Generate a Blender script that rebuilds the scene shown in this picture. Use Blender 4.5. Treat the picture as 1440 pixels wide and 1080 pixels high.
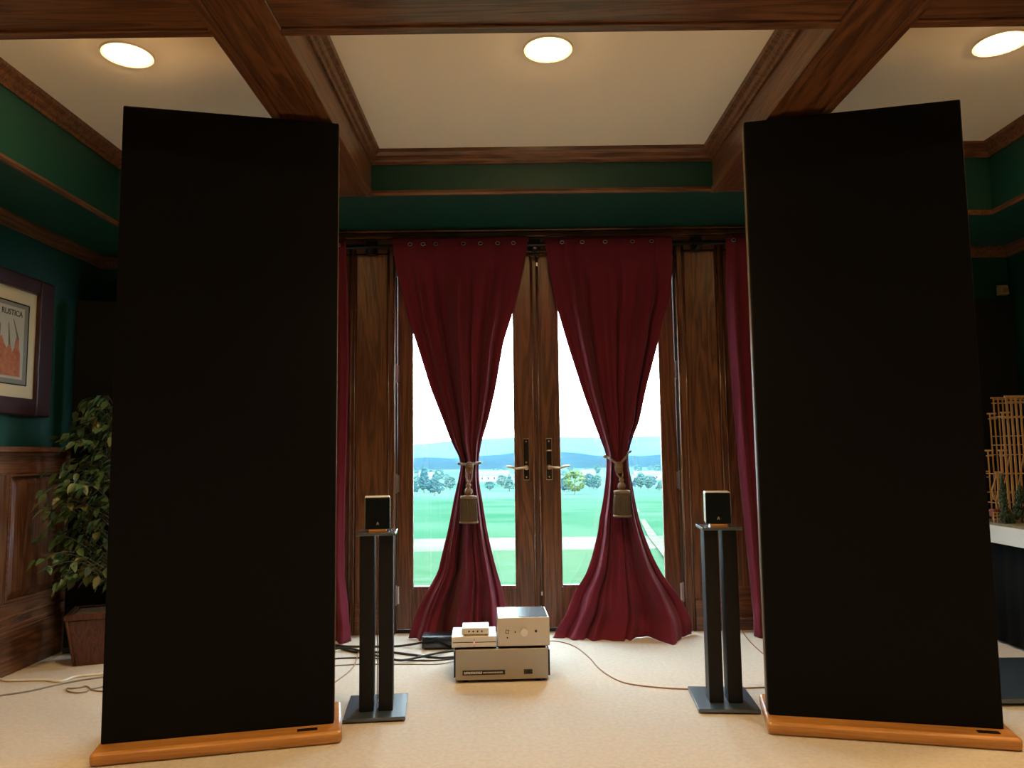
import bpy, math, random
import numpy as np
from mathutils import Matrix, Vector
random.seed(7)
S = bpy.context.scene
COL = S.collection
for o in list(bpy.data.objects): bpy.data.objects.remove(o, do_unlink=True)

# ------------------------------------------------------------------ camera
F = 1062.; CX, CY = 720., 540.
CAM = np.array([0., 0., 1.05])
_d = np.array([722-CX, -(637-CY), -F]); _d /= np.linalg.norm(_d)
_u = np.array([573-CX, 11060+CY, -F]); _u -= (_u@_d)*_d; _u /= np.linalg.norm(_u)
_r = np.cross(_d, _u)
RM = np.array([_r, _d, _u])
def ray(px, py): return RM @ np.array([px-CX, -(py-CY), -F])
def onz(px, py, z=0.):
    r = ray(px, py); p = CAM + (z-CAM[2])/r[2]*r; return Vector(p)
def ony(px, py, y):
    r = ray(px, py); return Vector(CAM + y/r[1]*r)
cd = bpy.data.cameras.new('camera'); cam = bpy.data.objects.new('camera', cd); COL.objects.link(cam)
m4 = Matrix.Identity(4)
for i in range(3):
    for j in range(3): m4[i][j] = RM[i][j]
    m4[i][3] = CAM[i]
cam.matrix_world = m4
cd.sensor_width = 36.; cd.lens = F/1440*36; cd.clip_start = .02; cd.clip_end = 20000
S.camera = cam

# ------------------------------------------------------------------ world, exposure
SKY = 16.0
LENS_GLOW = 75.0      # lens emission
LAMP = 64.0           # downlight beam, watts
w = bpy.data.worlds.new('overcast_sky'); S.world = w; w.use_nodes = True
bg = w.node_tree.nodes['Background']
bg.inputs[0].default_value = (.70, .88, 1., 1); bg.inputs[1].default_value = SKY
S.view_settings.view_transform = 'Standard'; S.view_settings.look = 'None'
S.view_settings.gamma = 1; S.view_settings.use_curve_mapping = False
S.view_settings.exposure = 0.52
def portal(x, z, sx, sz):
    l = bpy.data.lights.new('window_portal', 'AREA'); l.shape = 'RECTANGLE'; l.size = sx; l.size_y = sz
    l.cycles.is_portal = True
    o = bpy.data.objects.new('window_portal', l); COL.objects.link(o)
    o.location = (x, 4.68, z); o.rotation_euler = (-math.pi/2, 0, 0)

# ------------------------------------------------------------------ materials
def mat(name, col, rough=.5, metal=0., spec=.5, bump=None, noise=None, emit=None, coat=0., sheen=0.):
    m = bpy.data.materials.new(name); m.use_nodes = True
    nt = m.node_tree; b = nt.nodes['Principled BSDF']
    b.inputs['Base Color'].default_value = (*col, 1); b.inputs['Roughness'].default_value = rough
    b.inputs['Metallic'].default_value = metal; b.inputs['Specular IOR Level'].default_value = spec
    b.inputs['Coat Weight'].default_value = coat; b.inputs['Sheen Weight'].default_value = sheen
    if noise or bump:
        tc = nt.nodes.new('ShaderNodeTexCoord')
    if noise:                                   # (scale, second colour, amount)
        n = nt.nodes.new('ShaderNodeTexNoise'); n.inputs['Scale'].default_value = noise[0]; n.inputs['Detail'].default_value = 6
        nt.links.new(tc.outputs['Object'], n.inputs['Vector'])
        r = nt.nodes.new('ShaderNodeValToRGB'); r.color_ramp.elements[0].position = .35; r.color_ramp.elements[1].position = .65
        r.color_ramp.elements[0].color = (*col, 1); r.color_ramp.elements[1].color = (*noise[1], 1)
        nt.links.new(n.outputs['Fac'], r.inputs[0]); nt.links.new(r.outputs[0], b.inputs['Base Color'])
    if bump:                                    # (scale, strength, distance)
        n = nt.nodes.new('ShaderNodeTexNoise'); n.inputs['Scale'].default_value = bump[0]; n.inputs['Detail'].default_value = 3
        nt.links.new(tc.outputs['Object'], n.inputs['Vector'])
        bp = nt.nodes.new('ShaderNodeBump'); bp.inputs['Strength'].default_value = bump[1]; bp.inputs['Distance'].default_value = bump[2]
        nt.links.new(n.outputs['Fac'], bp.inputs['Height']); nt.links.new(bp.outputs[0], b.inputs['Normal'])
    if emit:
        b.inputs['Emission Color'].default_value = (*emit[0], 1); b.inputs['Emission Strength'].default_value = emit[1]
    return m
def wood(name, c1, c2, axis, rough=.38, coat=.25, sc=1.):
    m = bpy.data.materials.new(name); m.use_nodes = True; nt = m.node_tree; b = nt.nodes['Principled BSDF']
    tc = nt.nodes.new('ShaderNodeTexCoord'); mp = nt.nodes.new('ShaderNodeMapping')
    s = [9*sc, 9*sc, 9*sc]; s['xyz'.index(axis)] = .55*sc; mp.inputs['Scale'].default_value = s
    nt.links.new(tc.outputs['Object'], mp.inputs['Vector'])
    n1 = nt.nodes.new('ShaderNodeTexNoise'); n1.inputs['Scale'].default_value = 1.3; n1.inputs['Detail'].default_value = 4; n1.inputs['Distortion'].default_value = 1.2
    n2 = nt.nodes.new('ShaderNodeTexNoise'); n2.inputs['Scale'].default_value = 14; n2.inputs['Detail'].default_value = 5
    nt.links.new(mp.outputs[0], n1.inputs['Vector']); nt.links.new(mp.outputs[0], n2.inputs['Vector'])
    sw = nt.nodes.new('ShaderNodeMath'); sw.operation = 'MULTIPLY'; sw.inputs[1].default_value = 13
    nt.links.new(n1.outputs['Fac'], sw.inputs[0])
    fr = nt.nodes.new('ShaderNodeMath'); fr.operation = 'PINGPONG'; fr.inputs[1].default_value = 1.
    nt.links.new(sw.outputs[0], fr.inputs[0])
    ad = nt.nodes.new('ShaderNodeMix'); ad.data_type = 'FLOAT'; ad.inputs[0].default_value = .55
    nt.links.new(fr.outputs[0], ad.inputs[2]); nt.links.new(n2.outputs['Fac'], ad.inputs[3])
    r = nt.nodes.new('ShaderNodeValToRGB'); r.color_ramp.elements[0].position = .25; r.color_ramp.elements[1].position = .72
    r.color_ramp.elements[0].color = (*c1, 1); r.color_ramp.elements[1].color = (*c2, 1)
    nt.links.new(ad.outputs[0], r.inputs[0]); nt.links.new(r.outputs[0], b.inputs['Base Color'])
    bp = nt.nodes.new('ShaderNodeBump'); bp.inputs['Strength'].default_value = .12; bp.inputs['Distance'].default_value = .002
    nt.links.new(ad.outputs[0], bp.inputs['Height']); nt.links.new(bp.outputs[0], b.inputs['Normal'])
    b.inputs['Roughness'].default_value = rough; b.inputs['Coat Weight'].default_value = coat; b.inputs['Coat Roughness'].default_value = .25
    return m
OAK1, OAK2 = (.066, .025, .011), (.190, .080, .034)
WX = wood('oak_grain_x', OAK1, OAK2, 'x'); WY = wood('oak_grain_y', OAK1, OAK2, 'y'); WZ = wood('oak_grain_z', OAK1, OAK2, 'z')
BEAD = wood('oak_bead_gloss', OAK1, OAK2, 'z', .16, 1.); BEADX = wood('oak_bead_gloss_x', OAK1, OAK2, 'x', .22, 1.)
HONEY = wood('honey_oak', (.40, .17, .035), (.55, .26, .065), 'x', .3, .4)
GREEN = mat('green_wall_paint', (.002, .055, .043), .5, bump=(180, .15, .002))
CEIL = mat('cream_ceiling_paint', (.88, .81, .70), .9, bump=(120, .08, .002))
CARPET = mat('cream_carpet', (.66, .62, .55), 1., spec=.1, noise=(55, (.59, .55, .48)), bump=(420, .6, .006), sheen=.2)
CLOTH = mat('black_grille_cloth', (.0042, .0045, .0052), .95, spec=.15, bump=(900, .4, .001))
BLACKFAB = mat('black_panel_fabric', (.008, .009, .009), .95, spec=.2, bump=(500, .4, .001))
BLACKMET = mat('black_satin_metal', (.007, .007, .009), .3, spec=.5, bump=(300, .05, .001))
BLACKGLOSS = mat('black_gloss', (.006, .006, .008), .12, spec=.6)
SILVER = mat('champagne_aluminium', (.60, .54, .44), .36, metal=.6, bump=(260, .03, .0005))
SILVERD = mat('aged_champagne_aluminium', (.40, .355, .285), .34, metal=.7, bump=(260, .03, .0005))
SILVER2 = mat('pale_aluminium', (.70, .66, .58), .35, metal=.5)
DARKVENT = mat('dark_vent', (.03, .035, .045), .35)
BRASS = mat('brushed_brass', (.55, .42, .26), .3, metal=1.)
COLUMN = mat('black_powder_coat', (.006, .006, .007), .5, spec=.25, bump=(300, .05, .001))
PLATE = mat('black_plate_sky_tint', (.028, .050, .075), .36, spec=1., coat=1.)  # black plates; the sky's blue reflection is put into the base colour
STEEL = mat('satin_steel', (.6, .58, .55), .3, metal=1.)
BRONZE = mat('dark_bronze', (.02, .017, .015), .35, metal=.6)
WHITE = mat('white_paint', (.8, .78, .72), .5)
def curtain_mat():
    m = mat('burgundy_curtain', (.150, .019, .037), .85, spec=.1, bump=(700, .25, .001), sheen=.08)
    nt = m.node_tree; b = nt.nodes['Principled BSDF']; out = [n for n in nt.nodes if n.type == 'OUTPUT_MATERIAL'][0]
    t = nt.nodes.new('ShaderNodeBsdfTranslucent'); t.inputs[0].default_value = (.22, .012, .02, 1)
    mx = nt.nodes.new('ShaderNodeMixShader'); mx.inputs[0].default_value = .06
    nt.links.new(b.outputs[0], mx.inputs[1]); nt.links.new(t.outputs[0], mx.inputs[2]); nt.links.new(mx.outputs[0], out.inputs[0])
    return m
CURT = curtain_mat()
def glass_mat():
    m = bpy.data.materials.new('window_glass'); m.use_nodes = True; nt = m.node_tree
    out = [n for n in nt.nodes if n.type == 'OUTPUT_MATERIAL'][0]
    t = nt.nodes.new('ShaderNodeBsdfTransparent'); t.inputs[0].default_value = (.965, .99, .985, 1)
    g = nt.nodes.new('ShaderNodeBsdfGlossy'); g.inputs[0].default_value = (1, 1, 1, 1); g.inputs[1].default_value = .02
    mx = nt.nodes.new('ShaderNodeMixShader'); mx.inputs[0].default_value = .05
    nt.links.new(t.outputs[0], mx.inputs[1]); nt.links.new(g.outputs[0], mx.inputs[2]); nt.links.new(mx.outputs[0], out.inputs[0])
    return m
GLASS = glass_mat()
ROPE = mat('gold_rope', (.19, .125, .07), .7, bump=(300, .5, .002))
FRINGE = mat('taupe_fringe', (.085, .062, .040), .8, bump=(200, .5, .002))

# ------------------------------------------------------------------ mesh helpers
class MB:
    def __init__(s): s.v = []; s.f = []
    def add(s, v, f):
        n = len(s.v); s.v += [tuple(p) for p in v]; s.f += [tuple(i+n for i in q) for q in f]; return s
    def box(s, x0, x1, y0, y1, z0, z1):
        return s.add([(x0,y0,z0),(x1,y0,z0),(x1,y1,z0),(x0,y1,z0),(x0,y0,z1),(x1,y0,z1),(x1,y1,z1),(x0,y1,z1)],
                     [(0,3,2,1),(4,5,6,7),(0,1,5,4),(1,2,6,5),(2,3,7,6),(3,0,4,7)])
    def hexa(s, b, t):      # bottom and top quads
        return s.add(list(b)+list(t), [(0,3,2,1),(4,5,6,7),(0,1,5,4),(1,2,6,5),(2,3,7,6),(3,0,4,7)])
    def lathe(s, prof, n=24, c=(0,0,0), rib=0, ribn=0):
        v = []; f = []
        for r, z in prof:
            for i in range(n):
                a = 2*math.pi*i/n; rr = r*(1+rib*math.cos(ribn*a)); v.append((c[0]+rr*math.cos(a), c[1]+rr*math.sin(a), c[2]+z))
        k = len(prof)
        for j in range(k-1):
            for i in range(n): f.append((j*n+i, j*n+(i+1)%n, (j+1)*n+(i+1)%n, (j+1)*n+i))
        f.append(tuple(range(n-1, -1, -1))); f.append(tuple(range((k-1)*n, k*n)))
        return s.add(v, f)
    def disc_y(s, x, z, y0, y1, r, n=24):   # cylinder along y
        v = []
        for y in (y0, y1):
            for i in range(n): a = 2*math.pi*i/n; v.append((x+r*math.cos(a), y, z+r*math.sin(a)))
        f = [(i, (i+1)%n, n+(i+1)%n, n+i) for i in range(n)] + [tuple(range(n-1,-1,-1)), tuple(range(n, 2*n))]
        return s.add(v, f)
    def tube(s, pts, r, n=8, closed=False):
        pts = [Vector(p) for p in pts]; N = len(pts); v = []; f = []
        rr = r if hasattr(r, '__len__') else [r]*N
        up = Vector((0,0,1)); prev = None
        for i, p in enumerate(pts):
            a = pts[(i-1) % N] if (closed or i) else p; b = pts[(i+1) % N] if (closed or i < N-1) else p
            t = (b-a).normalized()
            if prev is None:
                q = up if abs(t.z) < .9 else Vector((1,0,0)); nn = (q - q.dot(t)*t).normalized()
            else: nn = (prev - prev.dot(t)*t).normalized()
            prev = nn; bb = t.cross(nn)
            for k in range(n): a_ = 2*math.pi*k/n; v.append(p + rr[i]*(math.cos(a_)*nn + math.sin(a_)*bb))
        M = N if closed else N-1
        for i in range(M):
            for k in range(n): j = (i+1) % N; f.append((i*n+k, i*n+(k+1)%n, j*n+(k+1)%n, j*n+k))
        if not closed: f += [tuple(range(n-1,-1,-1)), tuple(range((N-1)*n, N*n))]
        return s.add(v, f)
    def sweep(s, path, prof, closed=False):  # path 2-D, profile (offset along left normal, z)
        P = [Vector(p) for p in path]; N = len(P); k = len(prof); v = []; f = []
        def nrm(a, b): d = (b-a).normalized(); return Vector((-d.y, d.x))
        for i in range(N):
            if closed: n1 = nrm(P[i-1], P[i]); n2 = nrm(P[i], P[(i+1)%N])
            else:
                n1 = nrm(P[i-1], P[i]) if i else nrm(P[0], P[1]); n2 = nrm(P[i], P[i+1]) if i < N-1 else n1
            m = (n1+n2)/(1+n1.dot(n2))
            for o, z in prof: v.append((P[i].x+m.x*o, P[i].y+m.y*o, z))
        for i in range(N if closed else N-1):
            j = (i+1) % N
            for a in range(k): b = (a+1) % k; f.append((i*k+a, j*k+a, j*k+b, i*k+b))
        if not closed: f += [tuple(range(k)), tuple(range((N-1)*k+k-1, (N-1)*k-1, -1))]
        return s.add(v, f)
def smooth_pts(pts, n=8):
    P = [Vector(p) for p in pts]; out = []
    for i in range(len(P)-1):
        p0 = P[max(i-1,0)]; p1 = P[i]; p2 = P[i+1]; p3 = P[min(i+2, len(P)-1)]
        for k in range(n):
            t = k/n; out.append(.5*((2*p1)+(p2-p0)*t+(2*p0-5*p1+4*p2-p3)*t*t+(3*p1-p0-3*p2+p3)*t**3))
    return out+[P[-1]]
def put(o, parent, loc, rotz):
    COL.objects.link(o); o.location = loc; o.rotation_euler = (0,0,rotz)
    if parent is not None: o.parent = parent
    return o
def obj(name, mb, m, parent=None, loc=(0,0,0), rotz=0., bevel=0., smooth=False, label=None, seg=2):
    me = bpy.data.meshes.new(name); me.from_pydata(mb.v, [], mb.f); me.update()
    import bmesh
    bm = bmesh.new(); bm.from_mesh(me); bmesh.ops.recalc_face_normals(bm, faces=bm.faces); bm.to_mesh(me); bm.free()
    me.materials.append(m)
    if smooth:
        for p in me.polygons: p.use_smooth = True
    o = bpy.data.objects.new(name, me); put(o, parent, loc, rotz)
    if bevel:
        b = o.modifiers.new('bevel', 'BEVEL'); b.width = bevel; b.segments = seg; b.limit_method = 'ANGLE'
    if label: o['label'] = label
    return o
def share(src, name, parent=None, loc=(0,0,0), rot=(0,0,0), scale=(1,1,1)):
    o = bpy.data.objects.new(name, src.data); COL.objects.link(o); o.location = loc; o.rotation_euler = rot; o.scale = scale
    if parent is not None: o.parent = parent
    return o
def tag(o, label, cat, group=None, kind=None):
    o['label'] = label; o['category'] = cat
    if group: o['group'] = group
    if kind: o['kind'] = kind
    return o
def thing(name, label, cat, loc=(0,0,0), rotz=0., group=None, kind=None):
    o = bpy.data.objects.new(name, None); o.empty_display_size = .1; put(o, None, loc, rotz)
    return tag(o, label, cat, group, kind)
def B(*a): return MB().box(*a)

# ------------------------------------------------------------------ room shell
XL, XR, YB, YF = -2.52, 3.05, 4.56, -2.4
ZC, ZB, ZS = 2.65, 2.415, 2.27          # ceiling, beam bottom, side soffit bottom
SL, SR, SB, SF = -2.08, 2.54, 3.885, -1.75   # soffit faces
SX0, SX1 = -1.36, 1.74                  # ends of the shallow soffit over the doors
DX0, DX1, DZ = -.705, .995, 2.28        # door opening
tag(obj('floor', B(XL-.12, XR+.12, YF-.12, YB+.12, -.12, 0), CARPET), 'cream cut-pile carpet covering the whole room floor', 'floor', kind='structure')
tag(obj('ceiling', B(XL-.12, XR+.12, YF-.12, YB+.12, ZC, ZC+.12), CEIL), 'cream painted ceiling above the oak coffer beams', 'ceiling', kind='structure')
wl = tag(obj('wall_left', B(XL-.12, XL, YF, YB, 0, ZC), GREEN), 'dark green wall with oak wainscot behind the potted ficus', 'wall', kind='structure')
wr = tag(obj('wall_right', B(XR, XR+.12, YF, YB, 0, ZC), GREEN), 'dark green wall with oak wainscot behind the model table', 'wall', kind='structure')
wf = tag(obj('wall_front', B(XL, XR, YF-.12, YF, 0, ZC), GREEN), 'dark green wall facing the garden doors', 'wall', kind='structure')
# back wall with a door opening and two sidelight openings
W1 = (-1.60, -1.10, .25, 2.15); W2 = (1.46, 1.90, .25, 2.15)
mb = MB(); y0, y1 = YB, YB+.12
mb.box(XL-.12, W1[0], y0, y1, 0, ZC); mb.box(W1[1], DX0, y0, y1, 0, ZC); mb.box(DX1, W2[0], y0, y1, 0, ZC); mb.box(W2[1], XR+.12, y0, y1, 0, ZC)
for a in (W1, W2): mb.box(a[0], a[1], y0, y1, 0, a[2]); mb.box(a[0], a[1], y0, y1, a[3], ZC)
mb.box(DX0, DX1, y0, y1, DZ, ZC)
wb = tag(obj('wall_back', mb, GREEN), 'dark green wall with oak panels around the garden doors', 'wall', kind='structure')
# oak panels and mouldings around the door (parts of the back wall)
for x0, x1 in ((-.945, -.757), (1.056, 1.243)):
    obj('oak_panel', B(x0, x1, YB-.022, YB, .18, 2.27), WZ, wb, bevel=.003)
for x0, x1 in ((-.985, -.947), (-.755, -.707), (1.0, 1.054), (1.245, 1.29)):
    mb = MB(); c = (x1-x0)
    mb.box(x0, x1, YB-.030, YB, 0, 2.30)
    ms = obj('moulding_strip', mb, WZ, wb, bevel=.003)
    for x in (x0+.007, x1-.007): obj('bead', MB().tube([(x, YB-.030, 0), (x, YB-.030, 2.30)], .007, 12), BEAD, ms, smooth=True)
for x0, x1 in ((-.945, -.757), (1.056, 1.243)):
    obj('plinth', B(x0, x1, YB-.034, YB, 0, .18), WX, wb, bevel=.004)
obj('head_board', B(SX0-.02, SX1+.02, YB-.018, YB, 2.28, 2.375), WX, wb)
mb = MB(); mb.box(SX0, SX1, YB-.05, YB, 2.365, 2.385); mb.box(SX0, SX1, YB-.035, YB, 2.385, 2.40); mb.box(SX0, SX1, YB-.06, YB, 2.40, 2.414)
obj('head_moulding', mb, BEADX, wb, bevel=.004)
for x0, x1 in ((XL, -1.64), (1.94, XR)):
    obj('baseboard', B(x0, x1, YB-.025, YB, 0, .2), WX, wb, bevel=.004)
for a in (W1, W2):      # oak surround below and beside the sidelights
    obj('sill_panel', B(a[0]-.17 if a is W2 else a[0]-.03, a[1]+.115 if a is W1 else a[1]+.03, YB-.02, YB, 0, a[2]), WX, wb, bevel=.003)
    obj('side_panel', B(*((a[1], a[1]+.115) if a is W1 else (a[0]-.17, a[0])), YB-.02, YB, a[2], 2.27), WZ, wb, bevel=.003)
    obj('sill_rail', B(a[0]-.17 if a is W2 else a[0]-.03, a[1]+.115 if a is W1 else a[1]+.03, YB-.035, YB-.0, .06, .075), WX, wb, bevel=.003)
for n, a in ((1, W1), (2, W2)):
    t = thing('window_%d' % n, 'oak framed sidelight behind the outer burgundy curtain %s' % ('beyond the ficus side' if n == 1 else 'on the model table side'), 'window', ((a[0]+a[1])/2, YB, a[2]), kind='structure')
    hw = (a[1]-a[0])/2; h = a[3]-a[2]
    mb = MB(); mb.box(-hw, -hw+.05, .02, .08, 0, h); mb.box(hw-.05, hw, .02, .08, 0, h); mb.box(-hw+.05, hw-.05, .02, .08, 0, .05); mb.box(-hw+.05, hw-.05, .02, .08, h-.05, h)
    obj('window_frame', mb, WZ, t, bevel=.003)
    obj('window_pane', B(-hw+.045, hw-.045, .045, .051, .045, h-.045), GLASS, t)
    portal((a[0]+a[1])/2, (a[2]+a[3])/2, a[1]-a[0], a[3]-a[2])

# wainscot on the side walls
def wainscot(wall, x, sgn, y0, y1, first):
    ys = []; y = first
    while y > y0: ys.append(y); y -= .86
    xa = lambda d: (x, x+sgn*d) if sgn > 0 else (x+sgn*d, x)
    obj('wainscot_board', B(*xa(.012), y0, y1, 0, 1.07), WZ, wall)
    obj('top_rail', B(*xa(.028), y0, y1, .975, 1.07), WY, wall, bevel=.004)
    obj('bottom_rail', B(*xa(.028), y0, y1, .20, .345), WY, wall, bevel=.004)
    mb = MB(); mb.box(*xa(.04), y0, y1, 0, .215); mb.box(*xa(.032), y0, y1, .215, .235); mb.box(*xa(.038), y0, y1, .27, .285)
    obj('baseboard', mb, WY, wall, bevel=.004)
    mb = MB(); mb.box(*xa(.055), y0, y1, 1.085, 1.112); mb.box(*xa(.038), y0, y1, 1.066, 1.085)
    obj('chair_rail', mb, WY, wall, bevel=.006)
    for y in ys:
        obj('stile', B(*xa(.028), y-.14, y, .345, .975), WZ, wall, bevel=.004)
        if y+.72 < y1+.4:
            y2 = min(y+.72, y1)
            mb = MB(); a0 = x+sgn*.012; a1 = x+sgn*.026; e = .012; g = .05
            q = lambda yy0, yy1, z0, z1, xx: [(xx, yy0, z0), (xx, yy1, z0), (xx, yy1, z1), (xx, yy0, z1)]
            mb.hexa(q(y+e, y2-e, .345+e, .975-e, a0), q(y+g, y2-g, .345+g, .975-g, a1))
            obj('raised_panel', mb, WZ, wall)
            fr = MB(); xx = x+sgn*.02
            for ya, yb_, za, zb in ((y, y2, .345, .357), (y, y2, .963, .975), (y, y+.012, .357, .963), (y2-.012, y2, .357, .963)):
                fr.box(*xa(.032), ya, yb_, za, zb)
            obj('panel_bead', fr, WY, wall, bevel=.003)
wainscot(wl, XL, 1, YF, YB, 3.76); wainscot(wr, XR, -1, YF, YB, 3.76)

# soffits
def soffit(n, b, lab): return tag(obj('soffit', B(*b), GREEN), lab, 'soffit', kind='structure')
BX = (-.945, -.735, 1.072, 1.293)
s1 = soffit(1, (SX0, SX1, SB, YB, ZB, ZC), 'shallow green soffit above the garden doors')
s2 = soffit(2, (XL, SL, YF, YB, ZS, ZC), 'deep green soffit along the wall with the framed poster')
s3 = soffit(3, (SR, XR, YF, YB, ZS, ZC), 'deep green soffit along the wall with the model table')
s4 = soffit(4, (SL, SX0, SB, YB, ZS, ZC), 'deep green soffit behind the tall panel speaker beside the ficus')
s5 = soffit(5, (SX1, SR, SB, YB, ZS, ZC), 'deep green soffit behind the tall panel speaker beside the model table')
s6 = soffit(6, (SL, SR, YF, SF, ZS, ZC), 'deep green soffit on the wall facing the garden doors')
# soffit edge trims (profile offset is to the room side)
bead = lambda z: [(-.001, z-.004), (.012, z-.004), (.018, z+.006), (.012, z+.022), (-.001, z+.026)]
tag(obj('trim_1', MB().sweep([(SX1, SB), (SX0, SB)], bead(ZB)), WX), 'thin oak bead along the shallow soffit over the doors', 'trim', kind='structure')
tag(obj('trim_2', MB().sweep([(SX0, SB), (SL, SB), (SL, SF)], bead(ZS)), WY), 'thin oak bead along the deep soffit on the poster side', 'trim', kind='structure')
tag(obj('trim_3', MB().sweep([(SR, SF), (SR, SB), (SX1, SB)], bead(ZS)), WY), 'thin oak bead along the deep soffit on the model table side', 'trim', kind='structure')
cove = lambda z: [(0, z), (.045, z), (.045, z-.012), (.028, z-.022), (.02, z-.045), (.0, z-.06)]
tag(obj('trim_4', MB().sweep([(SX0, YB), (XL, YB), (XL, YF)], cove(ZS)), WY), 'oak cove moulding under the soffit above the framed poster', 'trim', kind='structure')
tag(obj('trim_5', MB().sweep([(XR, YF), (XR, YB), (SX1, YB)], cove(ZS)), WY), 'oak cove moulding under the soffit above the model table', 'trim', kind='structure')

# beams: two long ones and cross beams
CB = [(2.10, 2.325), (.33, .55)]
def beadbox(mb, ax, a0, a1, b0, b1):
    """beam box with a small bead on both lower edges; ax = running axis"""
    e = .012
    if ax == 'y': mb.box(a0, a1, b0, b1, ZB, ZC)
    else: mb.box(b0, b1, a0, a1, ZB, ZC)
    for c0, c1 in ((a0-e, a0+.028), (a1-.028, a1+e)):
        if ax == 'y': mb.box(c0, c1, b0, b1, ZB-.010, ZB+.02)
        else: mb.box(b0, b1, c0, c1, ZB-.010, ZB+.02)
bl = tag(obj('trim_6', (lambda m: (beadbox(m, 'y', BX[0], BX[1], SF, SB), m)[1])(MB()), WY, bevel=.004), 'long oak ceiling beam nearer the poster wall', 'ceiling beam', kind='structure')
br = tag(obj('trim_7', (lambda m: (beadbox(m, 'y', BX[2], BX[3], SF, SB), m)[1])(MB()), WY, bevel=.004), 'long oak ceiling beam nearer the model table wall', 'ceiling beam', kind='structure')
k = 8
for ya, yb in CB:
    for xa, xb, nm in ((SL, BX[0], 'between the poster wall and a long beam'), (BX[1], BX[2], 'between the two long beams'), (BX[3], SR, 'between the model table wall and a long beam')):
        m = MB(); beadbox(m, 'x', ya, yb, xa, xb)
        tag(obj('trim_%d' % k, m, WX, bevel=.004), 'oak cross beam %s, %s' % (nm, 'next to the garden door bay' if ya > 2 else 'one bay further from the doors'), 'ceiling beam', kind='structure'); k += 1
# crown moulding inside each ceiling bay
crown = [(0, ZC-.072), (.010, ZC-.072), (.014, ZC-.058), (.024, ZC-.050), (.030, ZC-.030), (.048, ZC-.018), (.052, ZC), (0, ZC)]
bx = [(SL, BX[0]), (BX[1], BX[2]), (BX[3], SR)]; by = [(CB[0][1], SB), (CB[1][1], CB[0][0]), (SF, CB[1][0])]
bayname = ('on the poster side', 'in the middle', 'on the model table side'); rowname = ('next to the garden doors', 'in the second row from the doors', 'in the row furthest from doors')
for j, (ya, yb) in enumerate(by):
    for i, (xa, xb) in enumerate(bx):
        tag(obj('trim_%d' % k, MB().sweep([(xa, ya), (xb, ya), (xb, yb), (xa, yb)], crown, True), WX), 'oak crown moulding of the ceiling bay %s %s' % (bayname[i], rowname[j]), 'trim', kind='structure'); k += 1

# recessed lamps
LENS = mat('lamp_lens', (.9, .85, .75), .4, emit=((1., .60, .25), LENS_GLOW))
RING = mat('lamp_ring', (.78, .72, .62), .5)
lx = (-1.515, .158, 1.955); ly = (2.87, 1.25, -.55)
proto = None
for j, y in enumerate(ly):
    for i, x in enumerate(lx):
        t = thing('ceiling_light', 'round warm ceiling lamp %s %s' % (bayname[i], rowname[j]), 'ceiling lamp', (x, y, ZC), group='recessed ceiling lamps')
        if proto is None:
            ring = obj('trim_ring', MB().sweep([(.084*math.cos(a*math.pi/16), .084*math.sin(a*math.pi/16)) for a in range(32)], [(0, 0), (.0, -.006), (-.012, -.008), (-.016, -.002), (-.016, 0)], True), RING, t)
            lens = obj('lens', MB().lathe([(.071, -.001), (.070, -.010), (.060, -.017), (.035, -.021), (.012, -.022)], 32), LENS, t); proto = (ring, lens)
        else: share(proto[0], 'trim_ring', t); share(proto[1], 'lens', t)
        l = bpy.data.lights.new('downlight_beam', 'SPOT'); l.energy = LAMP; l.color = (1., .64, .31); l.spot_size = math.radians(108); l.spot_blend = 1.; l.shadow_soft_size = .06
        lo = bpy.data.objects.new('downlight_beam', l); COL.objects.link(lo); lo.location = (0, 0, -.075); lo.parent = t

# ------------------------------------------------------------------ garden doors
dt = thing('door_1', 'pair of oak framed glass doors opening to the fields', 'door', (.145, YB, 0), kind='structure')
ox = .145
mb = MB(); mb.box(DX0-ox, DX0-ox+.006, .0, .12, 0, DZ); mb.box(DX1-ox-.006, DX1-ox, .0, .12, 0, DZ); mb.box(DX0-ox+.006, DX1-ox-.006, 0, .12, DZ-.02, DZ)
obj('door_frame', mb, WZ, dt)
obj('threshold', B(DX0-ox, DX1-ox, 0, .12, 0, .02), BRONZE, dt, bevel=.004)
def leaf(x0, x1, g0, g1):
    z0, z1, gz0, gz1 = .022, DZ-.022, .255, 2.13
    mb = MB(); a, b = .012, .052
    mb.box(x0, g0, a, b, z0, z1); mb.box(g1, x1, a, b, z0, z1); mb.box(g0, g1, a, b, z0, gz0); mb.box(g0, g1, a, b, gz1, z1)
    lf = obj('door_leaf', mb, WZ, dt, bevel=.002)
    st = MB(); e = .014
    for q in ((g0-.002, g0+e, gz0, gz1), (g1-e, g1+.002, gz0, gz1), (g0+e, g1-e, gz0-.002, gz0+e), (g0+e, g1-e, gz1-e, gz1+.002)): st.box(q[0], q[1], .006, .028, q[2], q[3])
    obj('glazing_bead', st, WZ, lf, bevel=.005)
    obj('glass_pane', B(g0+.002, g1-.002, .028, .034, gz0+.002, gz1-.002), GLASS, lf)
    return lf
l1 = leaf(DX0-ox+.008, .118-ox, -.617-ox, .018-ox)
l2 = leaf(.172-ox, DX1-ox-.008, .270-ox, .905-ox)
obj('astragal', B(.118-ox, .172-ox, .030, .05, .022, DZ-.022), WZ, dt)
for x in (.122, .157): obj('astragal_bead', MB().tube([(x-ox, .010, .024), (x-ox, .010, DZ-.024)], .008, 10), BEAD, dt, smooth=True)
for z in (2.205, .22): obj('flush_bolt', MB().box(.153-ox, .163-ox, .002, .010, z-.012, z+.012), STEEL, dt, bevel=.002)
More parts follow.
